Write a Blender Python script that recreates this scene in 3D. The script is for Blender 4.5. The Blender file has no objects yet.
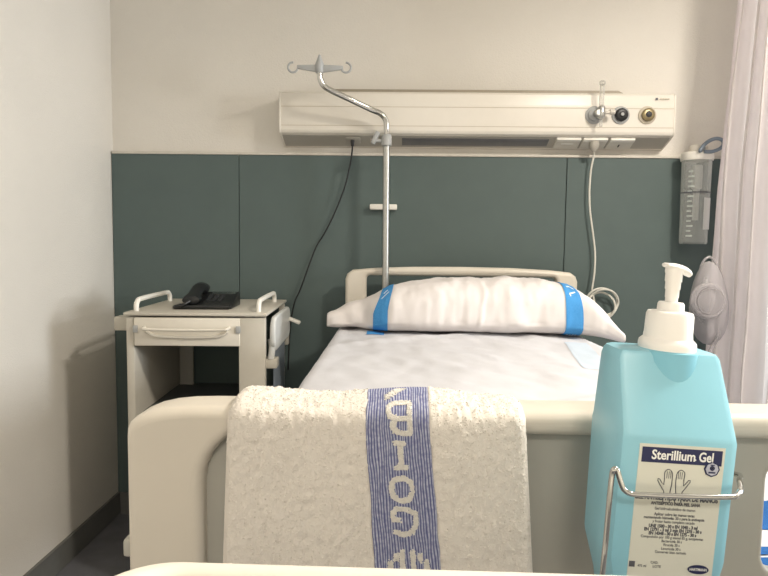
import bpy, bmesh, math, random
from mathutils import Vector, Matrix, noise
random.seed(7)
S = bpy.context.scene
C = S.collection
PI = math.pi
R = math.radians

# ------------------------------------------------------------------ camera
F, H = 600.0, 1.24
cy, sy = math.cos(R(1.33)), math.sin(R(1.33))
pt, rl = R(4.2), R(0.7)
fw = Vector((-sy * math.cos(pt), cy * math.cos(pt), -math.sin(pt)))
r0 = Vector((cy, sy, 0)); u0 = r0.cross(fw)
rt = math.cos(rl) * r0 + math.sin(rl) * u0
up = -math.sin(rl) * r0 + math.cos(rl) * u0
CAM = Vector((0, 0, H))
cd = bpy.data.cameras.new('camera'); co = bpy.data.objects.new('camera', cd); C.objects.link(co)
m = Matrix((rt, up, -fw)).transposed().to_4x4(); m.translation = CAM
co.matrix_world = m
cd.sensor_width = 36; cd.lens = 36 * F / 768; cd.clip_start = 0.02
S.camera = co

def ray(px, py):
    return rt * ((px - 384) / F) - up * ((py - 288) / F) + fw
def aty(px, py, y):
    d = ray(px, py); return CAM + d * (y / d.y)
def atz(px, py, z):
    d = ray(px, py); return CAM + d * ((z - H) / d.z)

# ------------------------------------------------------------------ materials
def lin(h):
    h = h.lstrip('#'); o = []
    for i in (0, 2, 4):
        c = int(h[i:i + 2], 16) / 255
        o.append(c / 12.92 if c <= .04045 else ((c + .055) / 1.055) ** 2.4)
    return (*o, 1)
def mat(name, col, rough=.5, metal=0, var=.04, vscale=30, bump=0, bscale=200, bdist=.002, spec=.5, sub=0, trans=0, ior=1.45, coat=0):
    mt = bpy.data.materials.new(name); mt.use_nodes = True
    nt = mt.node_tree; b = nt.nodes['Principled BSDF']
    c = lin(col)
    tc = nt.nodes.new('ShaderNodeTexCoord')
    nz = nt.nodes.new('ShaderNodeTexNoise'); nz.inputs['Scale'].default_value = vscale; nz.inputs['Detail'].default_value = 4
    nt.links.new(tc.outputs['Object'], nz.inputs['Vector'])
    cr = nt.nodes.new('ShaderNodeValToRGB')
    cr.color_ramp.elements[0].position = .3; cr.color_ramp.elements[1].position = .7
    cr.color_ramp.elements[0].color = tuple(x * (1 - var) for x in c[:3]) + (1,)
    cr.color_ramp.elements[1].color = tuple(min(1, x * (1 + var)) for x in c[:3]) + (1,)
    nt.links.new(nz.outputs['Fac'], cr.inputs['Fac']); nt.links.new(cr.outputs['Color'], b.inputs['Base Color'])
    b.inputs['Roughness'].default_value = rough; b.inputs['Metallic'].default_value = metal
    b.inputs['Specular IOR Level'].default_value = spec
    b.inputs['Coat Weight'].default_value = coat
    if trans: b.inputs['Transmission Weight'].default_value = trans; b.inputs['IOR'].default_value = ior
    if sub:
        b.inputs['Subsurface Weight'].default_value = sub; b.inputs['Subsurface Radius'].default_value = (.01, .02, .02)
        b.inputs['Subsurface Scale'].default_value = .5
    if bump:
        n2 = nt.nodes.new('ShaderNodeTexNoise'); n2.inputs['Scale'].default_value = bscale; n2.inputs['Detail'].default_value = 3
        nt.links.new(tc.outputs['Object'], n2.inputs['Vector'])
        bp = nt.nodes.new('ShaderNodeBump'); bp.inputs['Strength'].default_value = bump; bp.inputs['Distance'].default_value = bdist
        nt.links.new(n2.outputs['Fac'], bp.inputs['Height']); nt.links.new(bp.outputs['Normal'], b.inputs['Normal'])
    return mt
def clear_mat(name, tint, alpha, rough=.08):
    """thin clear plastic: mostly see-through, with a tinted glossy skin"""
    mt = bpy.data.materials.new(name); mt.use_nodes = True
    nt = mt.node_tree; b = nt.nodes['Principled BSDF']; out = nt.nodes['Material Output']
    b.inputs['Base Color'].default_value = lin(tint); b.inputs['Roughness'].default_value = rough
    t = nt.nodes.new('ShaderNodeBsdfTransparent'); mx = nt.nodes.new('ShaderNodeMixShader')
    lw = nt.nodes.new('ShaderNodeLayerWeight'); lw.inputs['Blend'].default_value = .35
    ma = nt.nodes.new('ShaderNodeMath'); ma.operation = 'MULTIPLY_ADD'
    ma.inputs[1].default_value = .6; ma.inputs[2].default_value = alpha; ma.use_clamp = True
    nt.links.new(lw.outputs['Facing'], ma.inputs[0]); nt.links.new(ma.outputs[0], mx.inputs[0])
    nt.links.new(t.outputs[0], mx.inputs[1]); nt.links.new(b.outputs[0], mx.inputs[2]); nt.links.new(mx.outputs[0], out.inputs[0])
    return mt
def cloth_mat(name, col, translucent, bump=.15, bscale=900):
    mt = mat(name, col, .9, var=.03, vscale=12, bump=bump, bscale=bscale, bdist=.0006, spec=.15)
    nt = mt.node_tree; b = nt.nodes['Principled BSDF']; out = nt.nodes['Material Output']
    t = nt.nodes.new('ShaderNodeBsdfTranslucent'); t.inputs[0].default_value = lin(col)
    mx = nt.nodes.new('ShaderNodeMixShader'); mx.inputs[0].default_value = translucent
    nt.links.new(b.outputs[0], mx.inputs[1]); nt.links.new(t.outputs[0], mx.inputs[2]); nt.links.new(mx.outputs[0], out.inputs[0])
    return mt
def woven_mat(name, c1, c2, scale):
    """woven band: fine light ribs running along the band (UV u = across)"""
    mt = mat(name, c1, .9, spec=.1); nt = mt.node_tree; b = nt.nodes['Principled BSDF']
    uv = nt.nodes.new('ShaderNodeUVMap')
    w = nt.nodes.new('ShaderNodeTexWave'); w.inputs['Scale'].default_value = scale; w.inputs['Distortion'].default_value = .6
    w.inputs['Detail Scale'].default_value = 3; w.bands_direction = 'X'
    nt.links.new(uv.outputs[0], w.inputs['Vector'])
    n = nt.nodes.new('ShaderNodeTexNoise'); n.inputs['Scale'].default_value = 260
    tc = nt.nodes.new('ShaderNodeTexCoord'); nt.links.new(tc.outputs['Object'], n.inputs['Vector'])
    mm = nt.nodes.new('ShaderNodeMath'); mm.operation = 'MULTIPLY'
    nt.links.new(w.outputs['Fac'], mm.inputs[0]); nt.links.new(n.outputs['Fac'], mm.inputs[1])
    mx = nt.nodes.new('ShaderNodeMix'); mx.data_type = 'RGBA'
    mx.inputs['A'].default_value = lin(c1); mx.inputs['B'].default_value = lin(c2)
    m3 = nt.nodes.new('ShaderNodeMath'); m3.operation = 'MULTIPLY'; m3.inputs[1].default_value = 1.5; m3.use_clamp = True
    nt.links.new(mm.outputs[0], m3.inputs[0]); nt.links.new(m3.outputs[0], mx.inputs['Factor']); nt.links.new(mx.outputs['Result'], b.inputs['Base Color'])
    bp = nt.nodes.new('ShaderNodeBump'); bp.inputs['Strength'].default_value = .5; bp.inputs['Distance'].default_value = .0005
    nt.links.new(w.outputs['Fac'], bp.inputs['Height']); nt.links.new(bp.outputs['Normal'], b.inputs['Normal'])
    return mt

M = dict(
    wall=mat('plaster_wall', '#deD9d0', .42, var=.02, vscale=3, bump=.8, bscale=190, bdist=.002, spec=.35),
    ceil=mat('ceiling_paint', '#e8e2d6', .8, var=.02),
    floor=mat('vinyl_floor', '#6c6c70', .45, var=.12, vscale=14),
    base=mat('grey_skirting', '#6b6b67', .5),
    panel=mat('green_laminate', '#586563', .55, var=.03, vscale=8, spec=.3),
    trim=mat('cream_trim', '#cdc7bc', .45),
    louver=mat('louver_grey', '#9c9382', .5),
    socketm=mat('socket_plastic', '#d2cdc2', .4, var=.01),
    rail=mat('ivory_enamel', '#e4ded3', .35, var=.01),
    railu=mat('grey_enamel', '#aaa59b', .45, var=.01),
    seam=mat('seam_grey', '#c4baa8', .6),
    dark=mat('dark_diffuser', '#6c6c6e', .35),
    board=mat('cream_moulded_plastic', '#d8d0c2', .42, var=.015, vscale=6, bump=.05, bscale=500, bdist=.0005),
    boardin=mat('grey_inset_plastic', '#b2afa5', .5, var=.015),
    table=mat('ivory_table_plastic', '#ebe4d6', .4, var=.01),
    steel=mat('chrome', '#c9c8c4', .12, 1, var=.02),
    brushed=mat('brushed_steel', '#b9b9b5', .3, .9, var=.05, vscale=80),
    greyp=mat('grey_plastic', '#a8a9a8', .45),
    whitep=mat('white_plastic', '#e9e5dc', .35, var=.01),
    ivory=mat('pump_plastic', '#f4f1ec', .38, var=.01),
    black=mat('black_plastic', '#161718', .4),
    key=mat('key_plastic', '#2c2e30', .45),
    screen=mat('grey_display', '#3a413e', .2),
    brass=mat('brass', '#8d8060', .35, .6),
    cab=mat('grey_cabinet', '#c3bdb0', .45, var=.02),
    draw=mat('ivory_drawer', '#ddd6c8', .42, var=.015),
    shelf=mat('shaded_shelf', '#4d5050', .5),  # dark tone paints in the shade inside the open compartment
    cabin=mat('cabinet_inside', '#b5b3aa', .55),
    bluegrey=mat('bluegrey_panel', '#7f8790', .4),
    gel=mat('blue_gel_plastic', '#90c8d9', .3, var=.015, sub=.0),
    gel2=mat('blue_neck_plastic', '#80bfd3', .3, var=.015, sub=.0),
    paper=mat('label_paper', '#dcdccf', .5, var=.01),
    navy=mat('navy_ink', '#1d2350', .5, var=.02),
    ink=mat('black_ink', '#595a60', .6, var=.02),
    white_ink=mat('white_ink', '#f2f2ee', .5, var=.01),
    sheet=cloth_mat('white_sheet', '#d3d2d5', .08),
    pillow=cloth_mat('white_pillowcase', '#e4dedb', .1),
    blue=woven_mat('blue_band', '#3f89c6', '#5c9fd6', 300),
    paleb=cloth_mat('faint_blue_band', '#cbd6e1', .1),
    deepb=woven_mat('blue_stripe', '#24508c', '#3b74b5', 300),  # real blue stripes, darkened to paint in the shade behind the footboard
    bandink=mat('band_thread', '#d9e6f2', .8),
    terry=cloth_mat('terry_cotton', '#ece5db', .08, .6, 380),
    weave=woven_mat('indigo_weave', '#565b89', '#c6c9d8', 7.5),
    tuft=mat('white_terry_letter', '#dedad2', .95, var=.08, vscale=300, spec=.1),
    curtain=cloth_mat('pinkish_curtain', '#efe9e7', .42),
    cable=mat('black_cable', '#17181a', .5),
    wcable=mat('white_cable', '#d8d5cb', .45),
    tube=mat('bluegrey_tube', '#737f8b', .3),
    clear=clear_mat('clear_jar', '#dfe2dd', .15),
    clear2=clear_mat('clear_glass', '#cfcfc8', .25),
    frost=clear_mat('frosted_mask', '#b9b4b6', .34, .35),
    tray=clear_mat('milky_plastic', '#dcdcd8', .72, .3),
    mark=mat('white_graduation', '#b5bab5', .6),
    daylight=None,
)

# ------------------------------------------------------------------ mesh helpers
def link(name, me, mt, parent=None, smooth=True):
    o = bpy.data.objects.new(name, me); C.objects.link(o)
    if mt is not None:
        me.materials.clear(); me.materials.append(mt)
    for p in me.polygons: p.use_smooth = smooth
    if parent: o.parent = parent
    return o
class MB:
    def __init__(s): s.bm = bmesh.new()
    def _add(s, other):
        me = bpy.data.meshes.new('t'); other.to_mesh(me); other.free(); s.bm.from_mesh(me); bpy.data.meshes.remove(me)
        return s
    def box(s, c, d, bev=.003, seg=2, rot=None):
        b = bmesh.new(); bmesh.ops.create_cube(b, size=1)
        for v in b.verts: v.co = Vector((v.co.x * d[0], v.co.y * d[1], v.co.z * d[2]))
        if bev: bmesh.ops.bevel(b, geom=b.edges[:], offset=min(bev, min(d) * .49), segments=seg, profile=.5, affect='EDGES')
        mx = Matrix.Translation(c) @ (rot.to_4x4() if rot else Matrix())
        bmesh.ops.transform(b, matrix=mx, verts=b.verts); return s._add(b)
    def prism(s, pts, axis, a0, a1, bev=.003, seg=2):
        """outline pts in the two axes left over, from a0 to a1 along axis"""
        b = bmesh.new()
        def mk(p, a):
            if axis == 'x': return (a, p[0], p[1])
            if axis == 'y': return (p[0], a, p[1])
            return (p[0], p[1], a)
        f = b.faces.new([b.verts.new(mk(p, a0)) for p in pts])
        r = bmesh.ops.extrude_face_region(b, geom=[f])
        vs = [g for g in r['geom'] if isinstance(g, bmesh.types.BMVert)]
        dv = Vector(mk((0, 0), a1 - a0)); bmesh.ops.translate(b, vec=dv, verts=vs)
        bmesh.ops.recalc_face_normals(b, faces=b.faces[:])
        if bev: bmesh.ops.bevel(b, geom=b.edges[:], offset=bev, segments=seg, profile=.5, affect='EDGES')
        return s._add(b)
    def tube(s, pts, r, n=10, closed=False, rs=None, smooth=3):
        pts = [Vector(p) for p in pts]
        if smooth: pts, rs = catmull(pts, smooth, closed, rs)
        b = bmesh.new(); rings = []; k = len(pts); nrm = None
        for i, p in enumerate(pts):
            a = pts[(i - 1) % k] if (closed or i) else p
            c = pts[(i + 1) % k] if (closed or i < k - 1) else p
            t = (c - a).normalized()
            if nrm is None:
                nrm = t.orthogonal().normalized()
            nrm = (nrm - t * nrm.dot(t))
            nrm = nrm.normalized() if nrm.length > 1e-6 else t.orthogonal().normalized()
            bi = t.cross(nrm); rr = rs[i] if rs else r
            rings.append([b.verts.new(p + (nrm * math.cos(2 * PI * j / n) + bi * math.sin(2 * PI * j / n)) * rr) for j in range(n)])
        for i in range(k if closed else k - 1):
            A, B = rings[i], rings[(i + 1) % k]
            for j in range(n): b.faces.new((A[j], A[(j + 1) % n], B[(j + 1) % n], B[j]))
        if not closed:
            b.faces.new(rings[0][::-1]); b.faces.new(rings[-1])
        bmesh.ops.recalc_face_normals(b, faces=b.faces[:])
        return s._add(b)
    def lathe(s, prof, c=(0, 0, 0), axis='z', n=32, cap=True):
        """prof = [(radius, height)...]"""
        b = bmesh.new(); rings = []
        for r_, h_ in prof:
            ring = []
            for j in range(n):
                a = 2 * PI * j / n; x, y = r_ * math.cos(a), r_ * math.sin(a)
                p = {'z': (x, y, h_), 'y': (x, h_, y), 'x': (h_, x, y)}[axis]
                ring.append(b.verts.new(Vector(p) + Vector(c)))
            rings.append(ring)
        for A, B in zip(rings, rings[1:]):
            for j in range(n): b.faces.new((A[j], A[(j + 1) % n], B[(j + 1) % n], B[j]))
        if cap: b.faces.new(rings[0][::-1]); b.faces.new(rings[-1])
        bmesh.ops.recalc_face_normals(b, faces=b.faces[:])
        return s._add(b)
    def loft(s, rings, cap=True):
        b = bmesh.new(); R_ = [[b.verts.new(p) for p in r_] for r_ in rings]; n = len(R_[0])
        for A, B in zip(R_, R_[1:]):
            for j in range(n): b.faces.new((A[j], A[(j + 1) % n], B[(j + 1) % n], B[j]))
        if cap: b.faces.new(R_[0][::-1]); b.faces.new(R_[-1])
        bmesh.ops.recalc_face_normals(b, faces=b.faces[:])
        return s._add(b)
    def grid(s, fn, nu, nv, closeu=False):
        b = bmesh.new(); uvl = b.loops.layers.uv.new('UVMap')
        V = [[b.verts.new(fn(i / nu, j / nv)) for i in range(nu if closeu else nu + 1)] for j in range(nv + 1)]
        w = len(V[0])
        for j in range(nv):
            for i in range(nu):
                i2 = (i + 1) % w
                f = b.faces.new((V[j][i], V[j][i2], V[j + 1][i2], V[j + 1][i]))
                for l, (a, c) in zip(f.loops, ((i, j), (i + 1, j), (i + 1, j + 1), (i, j + 1))): l[uvl].uv = (a / nu, c / nv)
        return s._add(b)
    def mesh(s, name):
        me = bpy.data.meshes.new(name); s.bm.to_mesh(me); s.bm.free(); return me
    def build(s, name, mt, parent=None, smooth=True, sharp=40):
        me = s.mesh(name); o = link(name, me, mt, parent, smooth)
        if smooth and sharp:
            try: me.set_sharp_from_angle(angle=R(sharp))
            except Exception: pass
        return o
def catmull(pts, k, closed=False, rs=None):
    out = []; ro = [] if rs else None; n = len(pts)
    for i in range(n if closed else n - 1):
        g = (lambda q: pts[q % n]) if closed else (lambda q: pts[max(0, min(n - 1, q))])
        p0, p1, p2, p3 = g(i - 1), g(i), g(i + 1), g(i + 2)
        for j in range(k):
            t = j / k
            out.append(.5 * ((2 * p1) + (p2 - p0) * t + (2 * p0 - 5 * p1 + 4 * p2 - p3) * t * t + (3 * p1 - p0 - 3 * p2 + p3) * t ** 3))
            if rs: ro.append(rs[i] + (rs[(i + 1) % n] - rs[i]) * t)
    if not closed:
        out.append(pts[-1])
        if rs: ro.append(rs[-1])
    return out, ro
def interp(x, tab):
    if x <= tab[0][0]: return tab[0][1]
    for (a, p), (b, q) in zip(tab, tab[1:]):
        if x <= b:
            t = (x - a) / (b - a); t = t * t * (3 - 2 * t) if False else t
            return p + (q - p) * t
    return tab[-1][1]
def rrect(x0, z0, x1, z1, r, n=6):
    o = []
    for cx_, cz_, a0 in ((x1 - r, z1 - r, 0), (x0 + r, z1 - r, 90), (x0 + r, z0 + r, 180), (x1 - r, z0 + r, 270)):
        for k in range(n + 1):
            a = R(a0 + 90 * k / n); o.append((cx_ + r * math.cos(a), cz_ + r * math.sin(a)))
    return o
def plate(outlines, thick, bev, res=4):
    """2-D outlines (first = outer, rest = holes) in x,z; rounded slab centred on y=0"""
    cu = bpy.data.curves.new('t', 'CURVE'); cu.dimensions = '2D'; cu.fill_mode = 'BOTH'
    cu.extrude = thick / 2 - bev; cu.bevel_depth = bev; cu.bevel_resolution = res; cu.offset = -bev
    for o in outlines:
        sp = cu.splines.new('POLY'); sp.points.add(len(o) - 1); sp.use_cyclic_u = True
        for p, q in zip(sp.points, o): p.co = (q[0], q[1], 0, 1)
    ob = bpy.data.objects.new('t', cu); C.objects.link(ob)
    bpy.context.view_layer.update()
    dg = bpy.context.evaluated_depsgraph_get()
    me = bpy.data.meshes.new_from_object(ob.evaluated_get(dg)); bpy.data.objects.remove(ob); bpy.data.curves.remove(cu)
    me.transform(Matrix.Rotation(R(90), 4, 'X')); return me
def text_mesh(txt, size, sx=1, bold=0, ext=.0001, align='CENTER'):
    cu = bpy.data.curves.new('t', 'FONT'); cu.body = txt; cu.size = size; cu.align_x = align; cu.align_y = 'CENTER'
    cu.extrude = ext; cu.offset = bold; cu.resolution_u = 3
    ob = bpy.data.objects.new('t', cu); C.objects.link(ob)
    bpy.context.view_layer.update()
    dg = bpy.context.evaluated_depsgraph_get()
    me = bpy.data.meshes.new_from_object(ob.evaluated_get(dg)); bpy.data.objects.remove(ob); bpy.data.curves.remove(cu)
    me.transform(Matrix.Rotation(R(90), 4, 'X') @ Matrix.Diagonal((sx, 1, 1, 1))); return me
def join_meshes(items):
    """items = [(mesh, Vector offset)] -> MB"""
    mb = MB()
    for me, off in items:
        me.transform(Matrix.Translation(off)); mb.bm.from_mesh(me); bpy.data.meshes.remove(me)
    return mb
def empty(name, label, cat, loc=(0, 0, 0), rotz=0, group=None):
    o = bpy.data.objects.new(name, None); C.objects.link(o); o.location = loc; o.rotation_euler = (0, 0, rotz)
    o.empty_display_size = .05
    return tag(o, label, cat, group)
def tag(o, label, cat, group=None):
    o['label'] = label; o['category'] = cat
    if group: o['group'] = group
    return o
def struct(name, mb, mt, parent=None, smooth=False):
    o = mb.build(name, mt, parent, smooth)
    if not parent: o['kind'] = 'structure'
    return o
def fbm(v, s): return noise.fractal(Vector(v) * s, 1.0, 2.0, 3)

# ------------------------------------------------------------------ room
WL, WR, WF, WB, CH = -1.263, 3.5, -2.2, 2.65, 2.7
T = .1
struct('floor', MB().box(((WL + WR) / 2, (WF + WB) / 2, -T / 2), (WR - WL + 2 * T, WB - WF + 2 * T, T), 0), M['floor'])
struct('ceiling', MB().box(((WL + WR) / 2, (WF + WB) / 2, CH + T / 2), (WR - WL + 2 * T, WB - WF + 2 * T, T), 0), M['ceil'])
struct('wall_back', MB().box(((WL + WR) / 2, WB + T / 2, CH / 2), (WR - WL + 2 * T, T, CH), 0), M['wall'])
struct('wall_front', MB().box(((WL + WR) / 2, WF - T / 2, CH / 2), (WR - WL + 2 * T, T, CH), 0), M['wall'])
struct('wall_left', MB().box((WL - T / 2, (WF + WB) / 2, CH / 2), (T, WB - WF, CH), 0), M['wall'])
wy0, wy1, wz0, wz1 = .6, 1.6, 1.1, 2.15
w = MB()
w.box((WR + T / 2, (WF + wy0) / 2, CH / 2), (T, wy0 - WF, CH), 0)
w.box((WR + T / 2, (WB + wy1) / 2, CH / 2), (T, WB - wy1, CH), 0)
w.box((WR + T / 2, (wy0 + wy1) / 2, wz0 / 2), (T, wy1 - wy0, wz0), 0)
w.box((WR + T / 2, (wy0 + wy1) / 2, (CH + wz1) / 2), (T, wy1 - wy0, CH - wz1), 0)
struct('wall_right', w, M['wall'])
w = MB()
for a in (wy0 + .03, (wy0 + wy1) / 2, wy1 - .03): w.box((WR + .05, a, (wz0 + wz1) / 2), (.06, .06, wz1 - wz0), .004)
for a in (wz0 + .03, wz1 - .03): w.box((WR + .05, (wy0 + wy1) / 2, a), (.06, wy1 - wy0, .06), .004)
struct('window_1', w, M['whitep'])
struct('baseboard_left', MB().box((WL + .006, (WF + WB) / 2, .05), (.012, WB - WF, .1), .003), M['base'])
struct('baseboard_back', MB().box(((WL + WR) / 2, WB - .026, .05), (WR - WL - .03, .012, .1), .003), M['base'])
# green cladding of the back wall and its cream capping
zt = 1.619
for i, (a, b) in enumerate(((WL + .002, -.7015), (-.6985, .7185), (.7215, 1.62), (1.623, WR - .01))):
    struct('trim_%d' % (i + 1), MB().box(((a + b) / 2, WB - .01, (zt + .0) / 2), (b - a, .02, zt), .0015), M['panel'])
struct('trim_5', MB().box(((WL + WR) / 2, WB - .013, zt + .006), (WR - WL - .01, .026, .012), .003), M['trim'])

# ------------------------------------------------------------------ bed head service unit
ru = empty('bed_head_unit', 'long ivory wall service unit with gas outlets and sockets above the bed', 'medical panel', (.327, WB, 1.65))
yf = 2.53
x0, x1 = aty(279, 110, yf).x, aty(676, 110, yf).x
zt_ = aty(460, 91, yf).z; zb_ = aty(460, 135, yf).z
o0 = Vector((.327, WB, 1.65))
def L(p): return Vector(p) - o0
# housing profile in y,z
prof = [(WB - .001, zt_), (yf + .022, zt_), (yf + .004, zt_ - .012), (yf, zt_ - .055), (yf, zb_ + .018), (yf + .006, zb_ + .006), (yf + .02, zb_), (WB - .02, 1.66), (WB - .001, 1.655)]
MB().prism([(p[0] - o0.y, p[1] - o0.z) for p in prof], 'x', x0 - o0.x + .006, x1 - o0.x - .006, .002).build('housing', M['rail'], ru)
for xe, s in ((x0, 1), (x1, -1)):
    e = [(p[0] - o0.y - (.002 if p[0] < WB - .05 else 0), p[1] - o0.z + (.001 if p[1] > 1.8 else -.001)) for p in prof]
    MB().prism(e, 'x', xe - o0.x, xe - o0.x + s * .007, .0015).build('end_cap', M['rail'], ru)
mb = MB()
for z in (zt_ - .066, zb_ + .035): mb.box(L(((x0 + x1) / 2, yf - .0003, z)), (x1 - x0 - .016, .0012, .0025), 0)
mb.build('cover_seam', M['seam'], ru)
xa, xb = aty(330, 90, 2.58).x, aty(624, 93, 2.58).x
z_ = aty(460, 90, 2.58).z
MB().prism([(xa - o0.x, zt_ - o0.z - .002), (xb - o0.x, zt_ - o0.z - .002), (xb - o0.x - .03, zt_ - o0.z + .013), (xa - o0.x + .0, zt_ - o0.z + .013)], 'y', -.09, -.02, .002).build('uplight_louver', M['louver'], ru)
# underside: grey face, diffuser, sockets (local frame on the sloping underside)
ua, ub = Vector((0, yf + .02, zb_)), Vector((0, WB - .02, 1.66))
ud = (ub - ua).normalized(); un = Vector((0, -ud.z, ud.y)); un = -un if un.z > 0 else un
urot = Matrix((Vector((1, 0, 0)), ud, Vector((1, 0, 0)).cross(ud))).transposed()
ulen = (ub - ua).length
def under(x, t, off): return L(Vector((x, 0, 0)) + ua + ud * (t * ulen) + un * off)
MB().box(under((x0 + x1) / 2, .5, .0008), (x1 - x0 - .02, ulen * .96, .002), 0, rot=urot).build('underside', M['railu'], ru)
xa, xb = aty(402, 142, 2.57).x, aty(549, 142, 2.57).x
MB().box(under((xa + xb) / 2, .5, .002), (xb - xa, ulen * .62, .004), .001, rot=urot).build('reading_light_diffuser', M['dark'], ru)
for i, pc in enumerate((568, 594.5, 621.5)):
    xc = aty(pc, 143, 2.57).x
    s = MB().box(under(xc, .5, .004), (.104, ulen * .78, .010), .002, rot=urot).build('socket', M['socketm'], ru)
    MB().box(under(xc, .14, .006), (.1, ulen * .2, .012), .0015, rot=urot).build('socket_lid', M['whitep'], s)
    if i == 0: MB().box(under(xc, .46, .0095), (.05, .004, .002), 0, rot=urot).build('label_strip', M['white_ink'], s)
    if i == 2: MB().box(under(xc - .004, .6, .0095), (.005, .018, .002), 0, rot=urot).build('key_slot', M['black'], s)
xc = aty(353, 140, 2.57).x
s = MB().box(under(xc, .42, .003), (.06, ulen * .5, .005), .002, rot=urot).build('socket', M['railu'], ru)
s = MB().box(under(xc + .092, .45, .003), (.04, ulen * .34, .004), .001, rot=urot).build('switch', M['trim'], ru)
bmk = mat('brown_mark', '#8d6a55', .6)
for k in (-.014, .014): MB().box(under(xc + .092 + k, .45, .0055), (.005, ulen * .26, .002), 0, rot=urot).build('switch_mark', bmk, s)
# gas outlets
for i, (pc, mt) in enumerate(((594, 'greyp'), (620.5, 'black'), (647, 'brass'))):
    p = L(aty(pc, 115.3, yf)); p.y = yf - o0.y
    g = MB().lathe([(.036, .001), (.036, -.004), (.031, -.008), (.027, -.008)], p, 'y').build('gas_outlet', M['greyp' if i < 2 else 'seam'], ru)
    MB().lathe([(.026, -.006), (.026, -.016), (.021, -.02), (.012, -.02), (.011, -.012)], p, 'y').build('outlet_core', M[mt], g)
    MB().lathe([(.013, -.012), (.013, -.021), (.009, -.023)], p, 'y', 8).build('outlet_valve', M['key' if i == 2 else ('greyp' if i == 0 else 'black')], g)
    MB().lathe([(.007, -.02), (.007, -.025), (.004, -.025)], p, 'y', 6 if i else 12).build('outlet_pin', M[('brushed', 'greyp', 'black')[i]], g)
p = aty(656.8, 99, yf - .001)
MB().box(L(p), (.009, .002, .009), 0).build('maker_emblem', M['ink'], ru)
mb = MB()
for k, (dx, wd) in enumerate(((.012, .004), (.018, .005), (.025, .006), (.032, .005), (.038, .004), (.045, .006))): mb.box(L(p + Vector((dx + .003, 0, 0))), (wd, .0015, .005), 0)
mb.build('maker_lettering', M['seam'], ru)

# flowmeter plugged into the first outlet
p = aty(595, 115, yf); fx, fz = p.x, p.z
fm = empty('oxygen_flowmeter', 'clear upright flowmeter tube with grey valve plugged into left gas outlet', 'flowmeter', (fx, yf - .019, fz))
MB().lathe([(.013, .0), (.015, -.006), (.015, -.03), (.011, -.034)], (0, 0, 0), 'y').lathe([(.013, -.022), (.015, -.018), (.015, .022), (.01, .028)], (.012, -.022, 0), 'z').build('valve_body', M['brushed'], fm)
MB().lathe([(.0095, .028), (.0095, .108), (.007, .112)], (.012, -.022, 0), 'z', 20).build('flow_tube', M['clear2'], fm)
MB().lathe([(.009, .110), (.012, .113), (.012, .124), (.008, .127)], (.012, -.022, 0), 'z', 20).build('tube_cap', M['clear2'], fm)
MB().tube([(.026, -.022, .0), (.05, -.022, .004)], .007, 12, smooth=0).lathe([(.011, .046), (.012, .05), (.012, .062), (.009, .066)], (0, -.022, .004), 'x', 16).build('control_knob', M['trim'], fm)
MB().tube([(.012, -.022, -.02), (.012, -.022, -.055)], .006, 12, smooth=0).build('hose_nipple', M['clear2'], fm)

# ------------------------------------------------------------------ bed
BX = .263
bed = empty('hospital_bed', 'cream hospital bed whose tall rounded footboard crosses the foreground', 'bed', (BX, 1.5, 0))
b0 = Vector((BX, 1.5, 0))
# headboard
hy = 2.525; hz = 1.142; hw = .484
out = []
for sx in (1, -1):
    pts = [(hw, .72), (hw, hz - .05), (hw - .008, hz - .028), (hw - .03, hz - .012), (hw - .12, hz - .003), (.2, hz + .004), (0, hz + .006)]
    out += [(p[0] * sx, p[1]) for p in (pts if sx == 1 else pts[::-1][1:])]
hb = link('headboard', plate([out, rrect(-.395, .9, .395, hz - .034, .016)], .045, .016), M['board'], bed); hb.location = (0, hy - 1.5, 0)
# footboard
FY = .555; fz_ = 1.0905; fl = -.248 - BX; fr = -fl
out = []
pts = [(fr, .60), (fr, fz_ - .030), (fr - .0006, fz_ - .0225), (fr - .0032, fz_ - .0168), (fr - .0085, fz_ - .0118), (fr - .021, fz_ - .0063), (fr - .036, fz_ - .0028), (fr - .053, fz_ - .0008), (fr - .075, fz_), (.2, fz_ + .001), (0, fz_ + .002)]
for sx in (1, -1): out += [(p[0] * sx, p[1]) for p in (pts if sx == 1 else pts[::-1][1:])]
fb = link('footboard', plate([out, rrect(-.44, .66, .44, fz_ - .0215, .05)], .05, .0100, 6), M['board'], bed); fb.location = (0, FY - 1.5, 0)
h1 = aty(769, 480, FY - .012).x - BX
z1 = aty(765, 576, FY - .012).z
pin = link('inset_panel', plate([rrect(-.455, .645, .455, fz_ - .015, .05), rrect(h1, z1, h1 + .27, fz_ - .045, .018), rrect(-.36, z1, -.17, fz_ - .045, .018)], .02, .005), M['boardin'], fb); pin.location = (0, .0, 0)
MB().box((fl, FY - 1.5, .953), (.012, .04, .017), .003).build('bumper', M['boardin'], bed)
MB().box((fr, FY - 1.5, .953), (.012, .04, .017), .003).build('bumper', M['boardin'], bed)
MB().box((-.035, .0, .695), (.84, 1.84, .05), .01).build('mattress_platform', M['greyp'], bed)
MB().box((-.036, .02, .8), (.85, 1.76, .16), .03).build('mattress', M['sheet'], bed)
for sx in (-1, 1): MB().box((sx * .3, 0, .62), (.05, 1.95, .08), .008).build('frame_rail', M['greyp'], bed)
mb = MB(); mb.box((0, 0, .2), (.66, 1.5, .06), .01); mb.build('undercarriage', M['greyp'], bed)
for sy_ in (-1, 1): MB().box((0, sy_ * .5, .4), (.3, .12, .38), .015).build('lift_column', M['greyp'], bed)
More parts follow.
